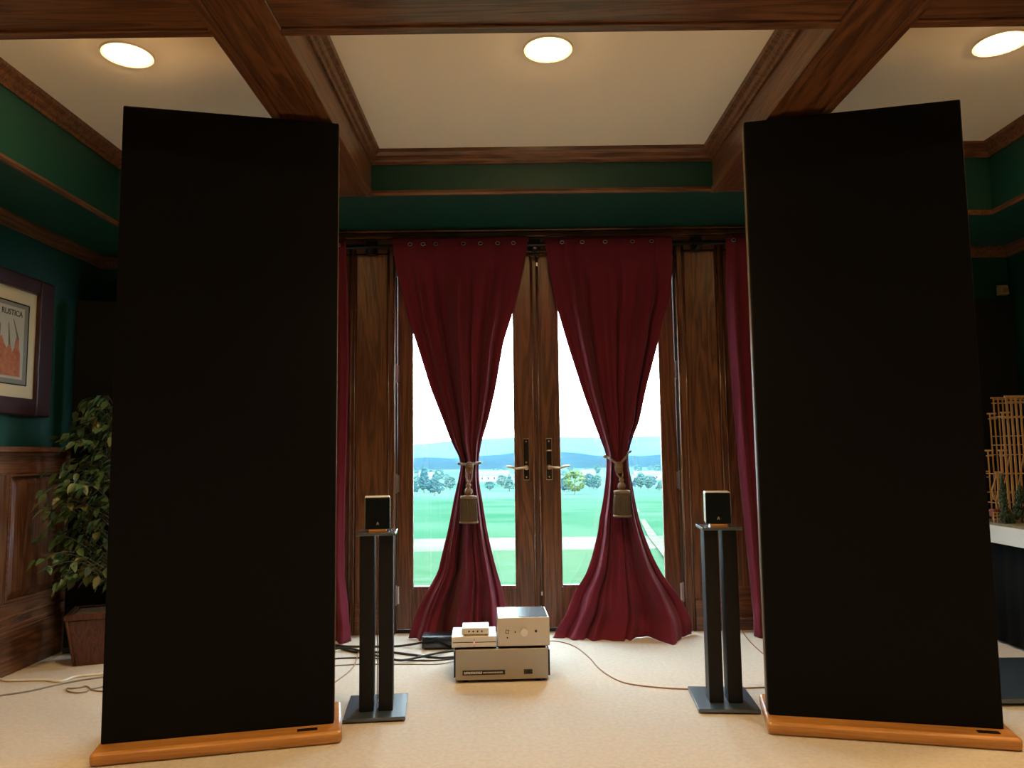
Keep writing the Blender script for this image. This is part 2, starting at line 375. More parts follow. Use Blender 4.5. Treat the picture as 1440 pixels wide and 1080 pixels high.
for lf, x, s in ((l1, .077-ox, -1), (l2, .214-ox, 1)):
    pl = obj('handle_plate', B(x-.017, x+.017, .004, .012, .888, 1.134), BRONZE, lf, bevel=.003)
    rim = MB()
    for q in ((x-.019, x-.0155, .886, 1.136), (x+.0155, x+.019, .886, 1.136), (x-.0155, x+.0155, .886, .890), (x-.0155, x+.0155, 1.132, 1.136)): rim.box(q[0], q[1], .002, .011, q[2], q[3])
    obj('plate_rim', rim, BRASS, lf, bevel=.001)
    lev = MB(); lev.disc_y(x, .962, -.012, .006, .015, 16)
    lev.tube(smooth_pts([(x, -.008, .962), (x, -.045, .962), (x+s*.02, -.052, .962), (x+s*.06, -.05, .958), (x+s*.095, -.05, .968), (x+s*.118, -.048, .969)], 5), .0065, 8)
    obj('lever', lev, BRASS, lf, smooth=True)
    for z in (1.118, .905): obj('screw', MB().disc_y(x, z, .001, .005, .005, 10), STEEL, lf)
    if s > 0: obj('thumb_turn', B(x-.014, x+.014, -.008, .006, 1.058, 1.066), BRASS, lf, bevel=.003)
    else: obj('keyhole', MB().disc_y(x, .993, .001, .005, .007, 12), BRASS, lf)
for lf, x in ((l1, DX0-ox+.002), (l2, DX1-ox-.002)):
    for z in (2.19, 1.54, .875, .22):
        hb = MB().lathe([(.003, -.058), (.006, -.055), (.006, .055), (.003, .058)], 10, (x, -.004, z)); hb.box(x-.016, x+.016, .0, .011, z-.05, z+.05)
        obj('hinge', hb, STEEL, lf)
portal((DX0+DX1)/2, 1.2, DX1-DX0, 2.2)

# ------------------------------------------------------------------ curtains
YCU = 4.45
def interp(tab, y):
    for (a, *va), (b, *vb) in zip(tab, tab[1:]):
        if y <= b:
            t = (y-a)/(b-a); return [p+(q-p)*t for p, q in zip(va, vb)]
    return list(tab[-1][1:])
def smoothtab(tab):
    ys = np.array([t[0] for t in tab], float); out = []
    for y in np.linspace(ys[0], ys[-1], 130):
        v = np.mean([interp(tab, min(max(y+d, ys[0]), ys[-1])) for d in np.linspace(-9, 9, 7)], 0)
        out.append((y, *v))
    return out
LT = [(335,553,743),(358,554,740),(393,561,732),(424,568,725),(438,571,722),(482,586,708),(547,606,697),(590,623,687),(622,635,677),(647,648,673),(658,648,673),(680,643,674),(702,638,678),(740,631,684),(769,624,690),(804,616,699),(831,600,707),(858,586,712),(880,579,715),(898,574,716)]
RT = [(335,765,944),(373,771,944),(402,777,944),(425,781,941),(449,788,932),(480,797,926),(549,819,908),(594,835,899),(617,844,889),(640,853,883),(655,853,884),(680,851,889),(709,847,894),(727,843,898),(751,840,905),(786,831,919),(810,822,932),(826,810,945),(845,801,958),(859,796,966),(876,785,972),(896,776,972)]
CLOTHS = {}
def curtain(name, label, tab, tie, folds, seed, group, push=1.):
    rnd = random.Random(seed)
    rows = smoothtab(tab); NU = 150
    ytop, ybot = rows[0][0], rows[-1][0]
    ph = [rnd.uniform(0, 6.28) for _ in range(6)]
    comp = [(fr*rnd.uniform(.9, 1.1), am, rnd.uniform(0, 6.28), rnd.uniform(-2, 2)) for fr, am in ((1.6, .55), (folds*.7, .8), (folds*1.25, .45), (folds*2.3, .16))]
    crease = [((q+.5+rnd.uniform(-.3, .3))/4, rnd.uniform(.012, .022), rnd.uniform(-1, 1)) for q in range(4)]
    v = []; f = []
    xc = ony((tab[0][1]+tab[0][2])/2, tab[0][0], YCU).x
    for r, (py, a, b) in enumerate(rows):
        pa, pb = ony(a, py, YCU), ony(b, py, YCU); z = max(.004, (pa.z+pb.z)/2)
        if r == len(rows)-1: z = .004
        W = pb.x-pa.x
        s = (py-ytop)/(tie-ytop) if py < tie else (py-tie)/(ybot-tie)      # 0..1 in each half
        up = py < tie
        for i in range(NU):
            u = i/(NU-1)
            env = min(1, 6*u, 6*(1-u)); env = env*env*(3-2*env)
            def folds_at(u, sh):
                q = 0
                for fr, am, p0, p1 in comp: q += am*math.sin(2*math.pi*fr*(u+.05*math.sin(5*u+p1))+p0+sh*p1*.35)
                return q - .55*sum(math.exp(-((u-c0-.03*sh*d0)/w0)**2) for c0, w0, d0 in crease)*-1.6
            if up:
                g = min(1, s*1.1)
                tp = min(1, max(0, (.22-s)/.14)); tp = tp*tp*(3-2*tp); amp = (.020+.020*math.sin(math.pi*min(1, g))+.006*g)*(1-.87*tp)
                y = amp*folds_at(u, g)*env - .055*g**3*math.sin(math.pi*u) - .030*tp - .010*(1-tp)*(1-g)
                xs = 0
            else:
                g = s
                amp = .026+.034*g*push
                y = amp*folds_at(u, 1+1.3*g)*env - .055*math.sin(math.pi*u)*(1-g) - push*(.02+.085*math.sin(math.pi*u)**.7)*g**1.4
                cr = max(0, g-.35)/.65
                y += cr*(.024*math.sin(11*u+9*g+ph[1])*math.sin(17*g-6*u+ph[2]) + .013*math.sin(23*u-15*g+ph[3])*math.sin(21*g+9*u))
                if cr > .6: y -= push*.045*((cr-.6)/.4)**2*(.6+.4*math.sin(13*u+ph[4]))
                xs = 0
            x = pa.x + W*u + xs*math.sin(math.pi*u)
            zz = z
            if not up and s > .93: zz = z*(1+.0) 
            v.append((x-xc, y, zz))
    R_ = len(rows)
    for r in range(R_-1):
        for i in range(NU-1): f.append((r*NU+i, r*NU+i+1, (r+1)*NU+i+1, (r+1)*NU+i))
    t = thing(name, label, 'curtain', (xc, YCU, 0), group=group)
    c = obj('curtain_panel', MB().add(v, f), CURT, t, smooth=True)
    so = c.modifiers.new('solid', 'SOLIDIFY'); so.thickness = .003
    from mathutils.bvhtree import BVHTree
    CLOTHS[name+str(seed)] = (BVHTree.FromPolygons([Vector(p)+Vector((xc, YCU, 0)) for p in v], f), [Vector(p)+Vector((xc, YCU, 0)) for p in v])
    return t, xc
def grommets(t, xc, xs):
    for x in xs:
        ring = [(x-xc+.012*math.cos(a), -.040, ZROD+.009*math.sin(a)) for a in [2*math.pi*q/20 for q in range(20)]]
        g_ = obj('grommet', MB().tube(ring, .0022, 6, True), STEEL, t, smooth=True)
        obj('grommet_hole', MB().disc_y(x-xc, ZROD, -.039, -.010, .009, 16), BLACKMET, g_)
ZROD = 2.298
c1, x1 = curtain('tied_curtain', 'burgundy tied-back curtain over the door leaf with the keyhole plate, beside the black box', LT, 655, 5, 3, None, .74)
c2, x2 = curtain('tied_curtain', 'burgundy tied-back curtain over the door leaf with the thumb turn, spreading wide on the carpet', RT, 655, 4.5, 11, None)
grommets(c1, x1, [ony(px, 347, YCU).x for px in (578, 596, 614, 652, 676, 700, 722)]); grommets(c2, x2, [ony(px, 347, YCU).x for px in (790, 818, 850, 888, 915)])
def side_curtain(label, xi_tab, xo, seed):
    rnd = random.Random(seed); NU, NV = 90, 60; v = []; f = []; ph = [rnd.uniform(0, 6) for _ in range(4)]
    for r in range(NV):
        s = r/(NV-1); z = 2.335*(1-s)+.004
        xi = interp(xi_tab, s)[0]
        for i in range(NU):
            u = i/(NU-1); x = xi+(xo-xi)*u
            amp = .03*(.8+.5*s)
            tp = min(1, max(0, (.14-s)/.09)); tp = tp*tp*(3-2*tp)
            y = -.030*tp+amp*(1-.8*tp)*math.sin(2*math.pi*5*u+ph[0]+.5*s*math.sin(5*u+ph[1])) + .012*(1-.8*tp)*math.sin(2*math.pi*9*u+ph[2]+2*s)
            if s > .86:
                q = (s-.86)/.14; y -= .09*q*q; y += .022*q*math.sin(17*u+9*q+ph[3]); 
            v.append((x-xo, y, z))
    for r in range(NV-1):
        for i in range(NU-1): f.append((r*NU+i, r*NU+i+1, (r+1)*NU+i+1, (r+1)*NU+i))
    t = thing('side_curtain', label, 'curtain', (xo, YCU, 0))
    c = obj('curtain_panel', MB().add(v, f), CURT, t, smooth=True)
    x0_ = xi_tab[0][1]; grommets(t, xo, [x0_+(xo-x0_)*q for q in (.07, .28, .5, .72, .93)])
    so = c.modifiers.new('solid', 'SOLIDIFY'); so.thickness = .003
side_curtain('burgundy straight-hanging curtain behind the tall panel speaker next to the ficus', [(0,-.985),(.3,-.965),(.7,-.985),(.85,-.985),(1,-.93)], -1.62, 5)
side_curtain('burgundy straight-hanging curtain behind the tall panel speaker next to the model table', [(0,1.285),(.3,1.29),(.6,1.32),(.9,1.36),(1,1.345)], 1.92, 9)
rod = thing('curtain_rod', 'black iron curtain rod above the garden doors', 'curtain rod', (.145, YCU-.0, ZROD))
obj('rod', MB().tube([(-1.85, 0, 0), (1.85, 0, 0)], .0125, 12), BLACKMET, rod, smooth=True)
for x in (-.995, 0, .985):
    mb = MB(); mb.box(x-.035, x+.035, .055, .088, -.035, .05); mb.box(x-.012, x+.012, -.005, .06, -.03, -.012); mb.box(x-.012, x+.012, .045, .06, -.03, .02)
    obj('bracket', mb, BLACKMET, rod, bevel=.003)
for x in (-1.87, 1.87): obj('finial', MB().lathe([(.004, -.03), (.02, -.02), (.026, 0), (.02, .02), (.004, .03)], 16, (x, 0, 0)), BLACKMET, rod, smooth=True)

def tassel(label, kx, ky, sx, sy0, sy1, a, b, cloth):
    bvh, cv = CLOTHS[cloth]; rs = .050
    yf = YCU-.105; k = ony(kx, ky, yf); sk0 = ony(sx, sy0, yf-.01); sk1 = ony(sx, sy1, yf-.01)
    def front(x, z):
        h_ = bvh.ray_cast(Vector((x, 3.9, z)), Vector((0, 1, 0))); return h_[0].y if h_[0] is not None else None
    Lp, Rp = ony(a[0], a[1], YCU-.03), ony(b[0], b[1], YCU-.03)
    def zat(x): return k.z+(Lp.z-k.z)*(k.x-x)/(k.x-Lp.x) if x < k.x else k.z+(Rp.z-k.z)*(x-k.x)/(Rp.x-k.x)
    P = []
    for q in range(-70, 71):
        x = k.x+.002*q; y = front(x, zat(x))
        if y is not None: P.append((x, y))
    hull = []                               # a taut cord spans the hollows between the folds
    for p in P:
        while len(hull) > 1 and (hull[-1][0]-hull[-2][0])*(p[1]-hull[-2][1])-(hull[-1][1]-hull[-2][1])*(p[0]-hull[-2][0]) <= 0: hull.pop()
        hull.append(p)
    def hy(x):
        for (xa, ya), (xb, yb) in zip(hull, hull[1:]):
            if x <= xb: return ya+(yb-ya)*(x-xa)/(xb-xa)
        return hull[-1][1]
    xl, xr = P[0][0], P[-1][0]; off = .0085
    k.y = hy(k.x)-off
    t = thing('tassel_tieback', label, 'tieback', k)
    n_ = 13; fr_ = [xl+.004+(xr-xl-.008)*q/(n_-1) for q in range(n_)]
    C_ = [(xl+.02, YCU+.045, zat(xl)), (xl-.010, YCU+.012, zat(xl)), (xl-.008, hull[0][1]-.004, zat(xl))]
    C_ += [(x, hy(x)-off, zat(x)) for x in fr_]
    C_ += [(xr+.008, hull[-1][1]-.004, zat(xr)), (xr+.010, YCU+.012, zat(xr)), (xr-.02, YCU+.045, zat(xr)), ((xl+xr)/2, YCU+.055, (zat(xl)+zat(xr))/2), (xl+.02, YCU+.045, zat(xl))]
    for ph in (0, math.pi):     # twisted cord around the gathered cloth
        out = []
        for i, p in enumerate(smooth_pts([Vector(q)-k for q in C_], 7)): q = i*.75+ph; out.append(p+Vector((0, .0040*math.sin(q), .0048*math.cos(q))))
        obj('cord', MB().tube(out, .005, 7), ROPE, t, smooth=True)
    # the tassel leans on the cloth below
    zt, zb = sk0.z+.01, sk1.z
    ya = min(p.y-math.sqrt(rs*rs-(p.x-sk0.x)**2) for p in cv if zb-.01 < p.z < zt and abs(p.x-sk0.x) < rs)
    ty = min(ya-.0005, k.y-.008)-k.y; hz = sk0.z+.078-k.z
    kn = MB()
    for q in range(3):
        kn.tube([(.017*math.cos(w), -.012+.008*math.sin(2*w+q), -.012*q*.9-.004+.016*math.sin(w)) for w in [2*math.pi*j/18 for j in range(18)]], .0075, 7, True)
    dx = sk0.x-k.x
    for sg in (-1, 1): kn.tube(smooth_pts([(sg*.012, -.01, -.02), (sg*.016+dx*.4, -.012+(ty+.012)*.4, (hz-.02)*.55), (dx, ty, hz-.004)], 6), .006, 7)
    obj('knot', kn, ROPE, t, smooth=True)
    top = sk0.z-k.z; bot = sk1.z-k.z
    hd = MB(); c = (dx, ty, top)
    hd.lathe([(.006, .080), (.014, .074), (.015, .064), (.009, .056), (.018, .048), (.025, .033), (.018, .018), (.012, .013), (.030, .011), (.0455, .009), (.047, .002), (.0455, -.008)], 24, c)
    obj('tassel_head', hd, ROPE, t, smooth=True)
    h = top-bot
    obj('tassel_skirt', MB().lathe([(.042, -.006), (.045, -.03), (.047, -h*.6), (.049, -h+.012), (.050, -h+.006), (.049, -h)], 120, c, .06, 30), FRINGE, t, smooth=True)
    obj('hem_band', MB().sweep([(dx+.0505*math.cos(w), ty+.0505*math.sin(w)) for w in [2*math.pi*j/24 for j in range(24)]], [(0, bot+.003), (-.003, bot+.003), (-.003, bot+.013), (0, bot+.013)], True), ROPE, t)
tassel('gold rope tieback with taupe tassel on the curtain beside the black box', 660, 654, 659.5, 699, 735, (646, 652), (675, 650), 'tied_curtain3')
tassel('gold rope tieback with taupe tassel on the curtain spreading wide on the carpet', 871, 654, 875, 692, 727, (851, 640), (886, 634), 'tied_curtain11')

# ------------------------------------------------------------------ tall panel speakers
EDGE = mat('grey_beige_edge', (.16, .13, .10), .5)
def panel_speaker(label, fl, ang, plate_x):
    t = thing('panel_speaker', label, 'loudspeaker', (fl[0], fl[1], 0), ang)
    # local: x along the front, y to the back; grille lower left front corner at the origin
    wd = .80
    mb = MB(); mb.box(-.014, wd+.03, -.085, .27, 0, .046)
    obj('base', mb, HONEY, t, bevel=.016, seg=4)
    obj('grille', B(0, wd, 0, .035, .046, 2.385), CLOTH, t, bevel=.006)
    obj('frame', B(-.0025, wd+.0025, .035, .10, .046, 2.3875), EDGE, t, bevel=.003)
    obj('back_grille', B(.012, wd-.012, .11, .125, .06, 2.37), CLOTH, t, bevel=.004)
    for x in (.10, wd-.13): obj('rear_brace', MB().hexa([(x,.125,.046),(x+.03,.125,.046),(x+.03,.25,.046),(x,.25,.046)], [(x,.125,.5),(x+.03,.125,.5),(x+.03,.14,.5),(x,.14,.5)]), BLACKMET, t)
    obj('electronics_box', B(.24, .56, .13, .255, .046, .16), BLACKMET, t, bevel=.004)
    p = obj('nameplate', B(plate_x-.036, plate_x+.036, -.052, -.028, .046, .0485), BRONZE, t, bevel=.001)
panel_speaker('tall black panel speaker on honey oak base beside the potted ficus', (-1.466, 2.757), math.radians(13.2), .705)
panel_speaker('tall black panel speaker on honey oak base beside the model table', (.958, 2.976), math.radians(-13.0), .735)

# ------------------------------------------------------------------ stands and mini speakers
def stand(label, fl, ang, lab2, nx):
    t = thing('speaker_stand', label, 'speaker stand', (fl[0], fl[1], 0), ang)
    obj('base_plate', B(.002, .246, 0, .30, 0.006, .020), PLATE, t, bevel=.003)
    for x, y in ((.03, .03), (.22, .03), (.03, .27), (.22, .27)): obj('floor_spike', MB().lathe([(.003, 0), (.008, .006)], 10, (x, y, 0)), STEEL, t)
    for x in (.058, .135): obj('column', B(x, x+.058, .075, .165, .020, .722), COLUMN, t, bevel=.004)
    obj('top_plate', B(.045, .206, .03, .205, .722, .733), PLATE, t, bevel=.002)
    s = thing('mini_speaker', lab2, 'loudspeaker', Matrix.Rotation(ang, 4, 'Z') @ Vector((.1255, .12, .733)) + Vector((fl[0], fl[1], 0)), math.copysign(math.radians(11), ang))
    obj('rest_block', B(-.036, .036, -.06, .05, 0, .011), HONEY, s, bevel=.002)
    obj('cabinet', B(-.052, .052, -.048, .075, .011, .143), SILVER2, s, bevel=.004)
    f = obj('front_baffle', B(-.0505, .0505, -.058, -.048, .0125, .1415), BLACKGLOSS, s, bevel=.003)
    obj('driver', MB().disc_y(0, .088, -.0615, -.058, .036, 28).disc_y(0, .088, -.064, -.0615, .012, 20), BLACKGLOSS, f)
    obj('port', B(-.012, .012, -.0600, -.058, .046, .052), BLACKFAB, f)
    obj('badge', MB().add([(-.006,-.0605,.030),(-.003,-.0605,.030),(0,-.0605,.036),(.003,-.0605,.030),(.006,-.0605,.030),(.002,-.0605,.042),(-.002,-.0605,.042),
                           (-.006,-.058,.030),(-.003,-.058,.030),(0,-.058,.036),(.003,-.058,.030),(.006,-.058,.030),(.002,-.058,.042),(-.002,-.058,.042)],
        [(0,1,2,6),(2,5,6),(2,3,4,5),(7,13,9,8),(9,13,12),(9,12,11,10),(0,6,13,7),(6,5,12,13),(5,4,11,12),(4,3,10,11),(3,2,9,10),(2,1,8,9),(1,0,7,8)]), STEEL, f, label='small silver badge')
stand('black twin-column speaker stand beside the burgundy curtain nearer the ficus', (-.684, 3.06), math.radians(6), 'black mini speaker on the stand nearer the ficus', 0)
stand('black twin-column speaker stand beside the burgundy curtain nearer the model table', (.727, 3.13), math.radians(-4.5), 'black mini speaker on the stand nearer the model table', 0)

# ------------------------------------------------------------------ electronics on the floor
AR = math.radians(2.5)
a = thing('power_amplifier', 'wide champagne power amplifier with black nameplate on the carpet', 'amplifier', (-.283, 3.578, 0), AR)
obj('faceplate', B(.004, .432, -.008, .0, .014, .150), SILVERD, a, bevel=.003)
obj('chassis', B(.008, .428, .0, .33, .018, .150), BLACKMET, a, bevel=.003)
for x in (-.004, .432): obj('side_fin', B(x, x+.008, -.004, .32, .026, .142), BLACKMET, a, bevel=.002)
for x, y in ((.05, .03), (.385, .03), (.05, .29), (.385, .29)): obj('foot', MB().lathe([(.014, 0), (.016, .018)], 14, (x, y, 0)), BLACKMET, a)
np_ = obj('nameplate', B(.036, .232, -.0105, -.008, .037, .058), BLACKGLOSS, a)
x = .044
rl = random.Random(2)
LETTER = mat('silver_lettering', (.5, .47, .46), .5)
lt = MB()
for i in range(11): lt.box(x, x+.005, -.0112, -.0104, .042, .052); lt.box(x+.005, x+.0065, -.0112, -.0104, (.042, .049, .0455)[i % 3], (.045, .052, .0485)[i % 3]); x += .0076
x += .004
while x < .22: wx = rl.uniform(.002, .0045); lt.box(x, x+wx, -.0112, -.0104, .044, .0500); x += wx+.0018
obj('lettering', lt, LETTER, np_, label='silver lettering')
sw = obj('power_switch', B(.318, .358, -.012, -.008, .037, .058), BLACKGLOSS, a, bevel=.001)
obj('rocker', B(.334, .351, -.014, -.012, .041, .054), BRONZE, sw, bevel=.001)
p = thing('preamplifier', 'champagne preamplifier with round volume knob standing on the power amplifier', 'amplifier', (-.083, 3.60, .150), AR)
obj('chassis', B(0, .24, 0, .25, .010, .135), SILVER, p, bevel=.004)
obj('front_panel', B(-.001, .241, -.006, 0, .008, .137), SILVER, p, bevel=.002)
gr = obj('vent_grille', B(.095, .232, .012, .235, .135, .1365), DARKVENT, p)
for i in range(14): obj('vent_slat', B(.100+i*.0093, .1045+i*.0093, .018, .228, .1365, .138), BLACKMET, gr)
for x, y in ((.03, .03), (.21, .03), (.03, .21), (.21, .21)): obj('foot', MB().lathe([(.012, 0), (.012, .010)], 12, (x, y, 0)), BLACKMET, p)
obj('volume_knob', MB().disc_y(.122, .072, -.026, -.006, .0185, 28), SILVER2, p, bevel=.002)
mb = MB()
for q in ((.036, .052, .066, .068), (.036, .052, .080, .082), (.036, .038, .068, .080), (.050, .052, .068, .080)): mb.box(q[0], q[1], -.0075, -.006, q[2], q[3])
obj('button_outline', mb, BRONZE, p)
for x, z, r in ((.044, .047, .0035), (.081, .072, .0035)): obj('button', MB().disc_y(x, z, -.009, -.006, r, 12), BRONZE, p)
obj('sensor', MB().disc_y(.177, .074, -.0075, -.006, .006, 16), BLACKGLOSS, p)
q = thing('source_player', 'flat two-tier silver component beside the preamplifier on the power amplifier', 'hi-fi component', (-.297, 3.59, .150), AR)
obj('lower_case', B(0, .208, 0, .2, .006, .026), SILVER2, q, bevel=.002)
obj('gap', B(.003, .205, .003, .197, .026, .029), BLACKMET, q)
obj('upper_case', B(0, .208, 0, .2, .029, .054), SILVER2, q, bevel=.003)
for z in (.012, .041): obj('button', MB().disc_y(.104, z, -.002, 0, .002, 10), BRONZE, q)
obj('indicator', MB().disc_y(.104, .0275, -.002, .003, .003, 10), mat('pink_led', (.6, .15, .3), .4, emit=((1., .25, .5), 1.2)), q)
for x, y in ((.02, .02), (.19, .02), (.02, .18), (.19, .18)): obj('foot', MB().lathe([(.009, 0), (.009, .006)], 10, (x, y, 0)), BLACKMET, q)
h = thing('headphone_amplifier', 'small silver box with a row of four studs on the flat component', 'hi-fi component', (-.250, 3.615, .204), AR)
obj('case', B(0, .125, 0, .12, .004, .034), SILVER2, h, bevel=.003)
for i in range(4): obj('stud', MB().disc_y(.032+i*.020, .019, -.005, 0, .004, 12), BRONZE, h)
for x, y in ((.015, .015), (.11, .015), (.015, .105), (.11, .105)): obj('foot', MB().lathe([(.006, 0), (.006, .004)], 10, (x, y, 0)), BLACKMET, h)
k_ = thing('power_conditioner', 'low black box on the carpet behind the power amplifier', 'hi-fi component', (-.507, 4.175, 0), math.radians(1))
obj('case', B(0, .25, 0, .11, .006, .072), BLACKMET, k_, bevel=.005)
obj('front_panel', B(.004, .246, -.005, 0, .010, .068), BLACKGLOSS, k_, bevel=.002)
for x, y in ((.02, .02), (.23, .02), (.02, .10), (.23, .10)): obj('foot', MB().lathe([(.009, 0), (.009, .006)], 10, (x, y, 0)), BLACKMET, k_)

# ------------------------------------------------------------------ cables
CABB = mat('black_cable', (.012, .012, .013), .45); CABW = mat('white_cable', (.85, .80, .70), .5); CABG = mat('grey_cable', (.28, .25, .20), .6); CABT = mat('copper_cable', (.30, .16, .08), .4)
def cable(name, label, pts, r, m, z=0., n=8, extra=()):
    P = [onz(q[0], q[1], r+z+(q[2] if len(q) > 2 else 0)) for q in pts]
    for e in extra: P.append(Vector(e))
    o = P[0].copy(); o.z = 0
    t = obj(name, MB().tube(smooth_pts([p-o for p in P], n), r, 7), m, None, o, smooth=True)
    return tag(t, label, 'cable')
cable('power_cable', 'black cable running to the low black box past the stand', [(461,905.6),(475,907.6),(490,909),(528,909),(560,908.5)], .006, CABB, extra=((-.545, 4.225, .022), (-.504, 4.218, .033)))
cable('power_cable', 'thick black cable running straight to the back of the power amplifier', [(440,905),(470,909),(500,917),(545,917),(590,922),(625,925)], .006, CABB, extra=((-.20, 4.02, .02), (-.17, 3.95, .055), (-.17, 3.905, .06)))
cable('power_cable', 'black cable crossing over the thick one on its way to the amplifier', [(440,921),(462,915,.006),(478,911.2,.0125),(495,912.5,.0125),(512,917,.0125),(528,921.5,.010),(550,926.5,.0085),(562,928.5,.0085),(575,927,.0085),(597,922.2,.0125),(620,917.5,.005),(640,915)], .006, CABB, extra=((-.14, 4.06, .02), (-.10, 3.96, .07), (-.10, 3.905, .08)))
cable('power_cable', 'thin black cable behind the stand with a loose bend', [(440,929),(475,926),(505,925),(535,926),(565,928),(590,928.8),(615,928.5)], .004, CABB, extra=((-.255, 4.0, .006), (-.245, 3.94, .03), (-.245, 3.905, .035)))
cable('speaker_cable', 'thin copper cable curving from beside the tall panel speaker to the stand foot', [(455,972),(470,960),(490,945),(499,934,.006),(502,925,.008),(504,918,.0120)], .003, CABT)
cable('speaker_cable', 'grey thin cable lying flat behind the stand', [(440,936),(470,936),(505,934),(540,934),(580,934),(620,933.5)], .003, CABG, extra=((-.22, 3.95, .02), (-.20, 3.905, .04)))
cable('speaker_cable', 'thin copper cable curving from the amplifier to the stand nearer the model table', [(1100,964),(1085,966),(1030,968),(972,969),(920,966),(875,959),(845,942),(828,924),(808,909),(785,902),(765,902.5)], .0032, CABT, extra=((.06, 4.08, .03), (.03, 3.96, .06), (.03, 3.91, .065)))
cable('speaker_cable', 'thin copper cable running from the curtain behind the tall speaker', [(1042,884),(1052,899),(1066,913),(1082,926),(1100,934)], .003, CABT)
cable('mains_lead', 'white cable snaking over the carpet in front of the ficus pot', [(-30,950),(0,955),(15,957),(60,956),(85,958),(105,952),(130,949),(160,946),(200,944)], .006, CABW)
cable('mains_lead', 'grey-beige cable lying straight beside the white one', [(-30,982),(0,978),(40,972),(80,963),(110,957),(145,952),(190,946)], .004, CABG)
cable('mains_lead', 'grey cable with a small loop near the tall panel speaker', [(170,972),(145,972),(130,970),(122,965),(112,967),(100,968),(94,968),(96,972),(108,974),(120,973),(128,969),(134,968),(160,962)], .0035, CABG)
SW = Matrix.Translation((-.684, 3.06, 0)) @ Matrix.Rotation(math.radians(6), 4, 'Z')
P = [SW @ Vector(p) for p in ((.119,.190,.790),(.1195,.212,.786),(.121,.220,.745),(.123,.214,.712),(.1255,.185,.670),(.1255,.150,.58),(.1255,.140,.30),(.1255,.145,.07),(.1255,.175,.028),(.1255,.25,.0222),(.127,.293,.0224),(.130,.312,.014),(.135,.335,.0024),(.150,.45,.0024),(.130,.60,.0024))]
o = Vector((-.55, 3.2, 0)); tag(obj('speaker_wire', MB().tube(smooth_pts([p-o for p in P], 6), .0020, 6), CABG, None, o, smooth=True), 'thin pale wire running down the columns of the stand nearer the ficus', 'cable')

# ------------------------------------------------------------------ framed poster on the left wall
fm = thing('framed_poster', 'framed poster with red artwork and cream mat on the green wall', 'picture', (XL, 3.55, 1.63))
FRAME = mat('dark_cherry_frame', (.035, .004, .006), .35, coat=.3)
yh, zh = .50, .345                        # half width, half height; local y from -.5 to .5
def framebars(mb, y0, y1, z0, z1, wd, x0, x1):
    mb.box(x0, x1, y0, y0+wd, z0, z1); mb.box(x0, x1, y1-wd, y1, z0, z1); mb.box(x0, x1, y0+wd, y1-wd, z0, z0+wd); mb.box(x0, x1, y0+wd, y1-wd, z1-wd, z1); return mb
m_ = MB(); m_.box(0, .035, -.5, -.38, -.36, .36); m_.box(0, .035, .38, .5, -.36, .36); m_.box(0, .035, -.38, .38, -.36, -.27); m_.box(0, .035, -.38, .38, .28, .36)
obj('frame', m_, FRAME, fm, bevel=.008)
obj('mat_board', B(0, .012, -.38, .38, -.27, .28), mat('cream_mat', (.62, .53, .34), .8), fm)
obj('mat_bevel', framebars(MB(), -.322, .322, -.207, .212, .006, .012, .0145), BRONZE, fm)
obj('grey_border', B(.012, .013, -.316, .316, -.201, .206), mat('grey_border', (.22, .21, .18), .8), fm)
pp = obj('poster_print', B(.013, .0138, -.29, .285, -.178, .186), mat('poster_paper', (.45, .43, .36), .7), fm)
REDART = mat('red_print', (.42, .10, .04), .7, noise=(40, (.50, .20, .10)))
OLIVE = mat('olive_print', (.16, .13, .08), .7)
def flat(name, pts, x, m, par):
    n = len(pts); v = [(x, y, z) for y, z in pts]+[(x+.0006, y, z) for y, z in pts]
    obj(name, MB().add(v, [tuple(range(n)), tuple(range(2*n-1, n-1, -1))]+[(i, (i+1)%n, n+(i+1)%n, n+i) for i in range(n)]), m, par)
flat('printed_figure', [(.265,-.165),(.262,-.05),(.25,-.02),(.248,.03),(.235,.04),(.225,.03),(.215,-.02),(.20,-.05),(.19,-.02),(.175,0),(.16,-.03),(.14,-.01),(.12,.03),(.10,.02),(.08,-.04),(.04,-.02),(0,-.05),(-.1,0),(-.2,-.06),(-.27,-.165)], .0138, REDART, pp)
for b_ in ((.243, .20, .035, .125), (.178, .165, 0, .10), (.10, .105, .02, .09)):
    flat('printed_stroke', [(b_[0]-.008, b_[2]-.01), (b_[0]+.006, b_[2]-.01), (b_[1]+.002, b_[3]), (b_[1]-.002, b_[3])], .0141, OLIVE, pp)
def text_mesh(s, size, m, parent, matrix, name='lettering'):
    cu = bpy.data.curves.new('t', 'FONT'); cu.body = s; cu.size = size; cu.align_x = 'RIGHT'; cu.extrude = .0004; cu.offset = size*.012
    o = bpy.data.objects.new('t', cu); COL.objects.link(o); bpy.context.view_layer.update()
    me = bpy.data.meshes.new_from_object(o.evaluated_get(bpy.context.evaluated_depsgraph_get())); bpy.data.objects.remove(o)
    me.materials.clear(); me.materials.append(m)
    o = bpy.data.objects.new(name, me); COL.objects.link(o); o.parent = parent; o.matrix_local = matrix; return o
# text runs along +y as seen from the room (left wall seen from +x: right hand = +y)
tm = Matrix(((0, 0, 1, .0144), (1, 0, 0, .268), (0, 1, 0, .142), (0, 0, 0, 1)))
text_mesh('RUSTICA', .040, mat('dark_ink', (.03, .025, .02), .7), pp, tm)

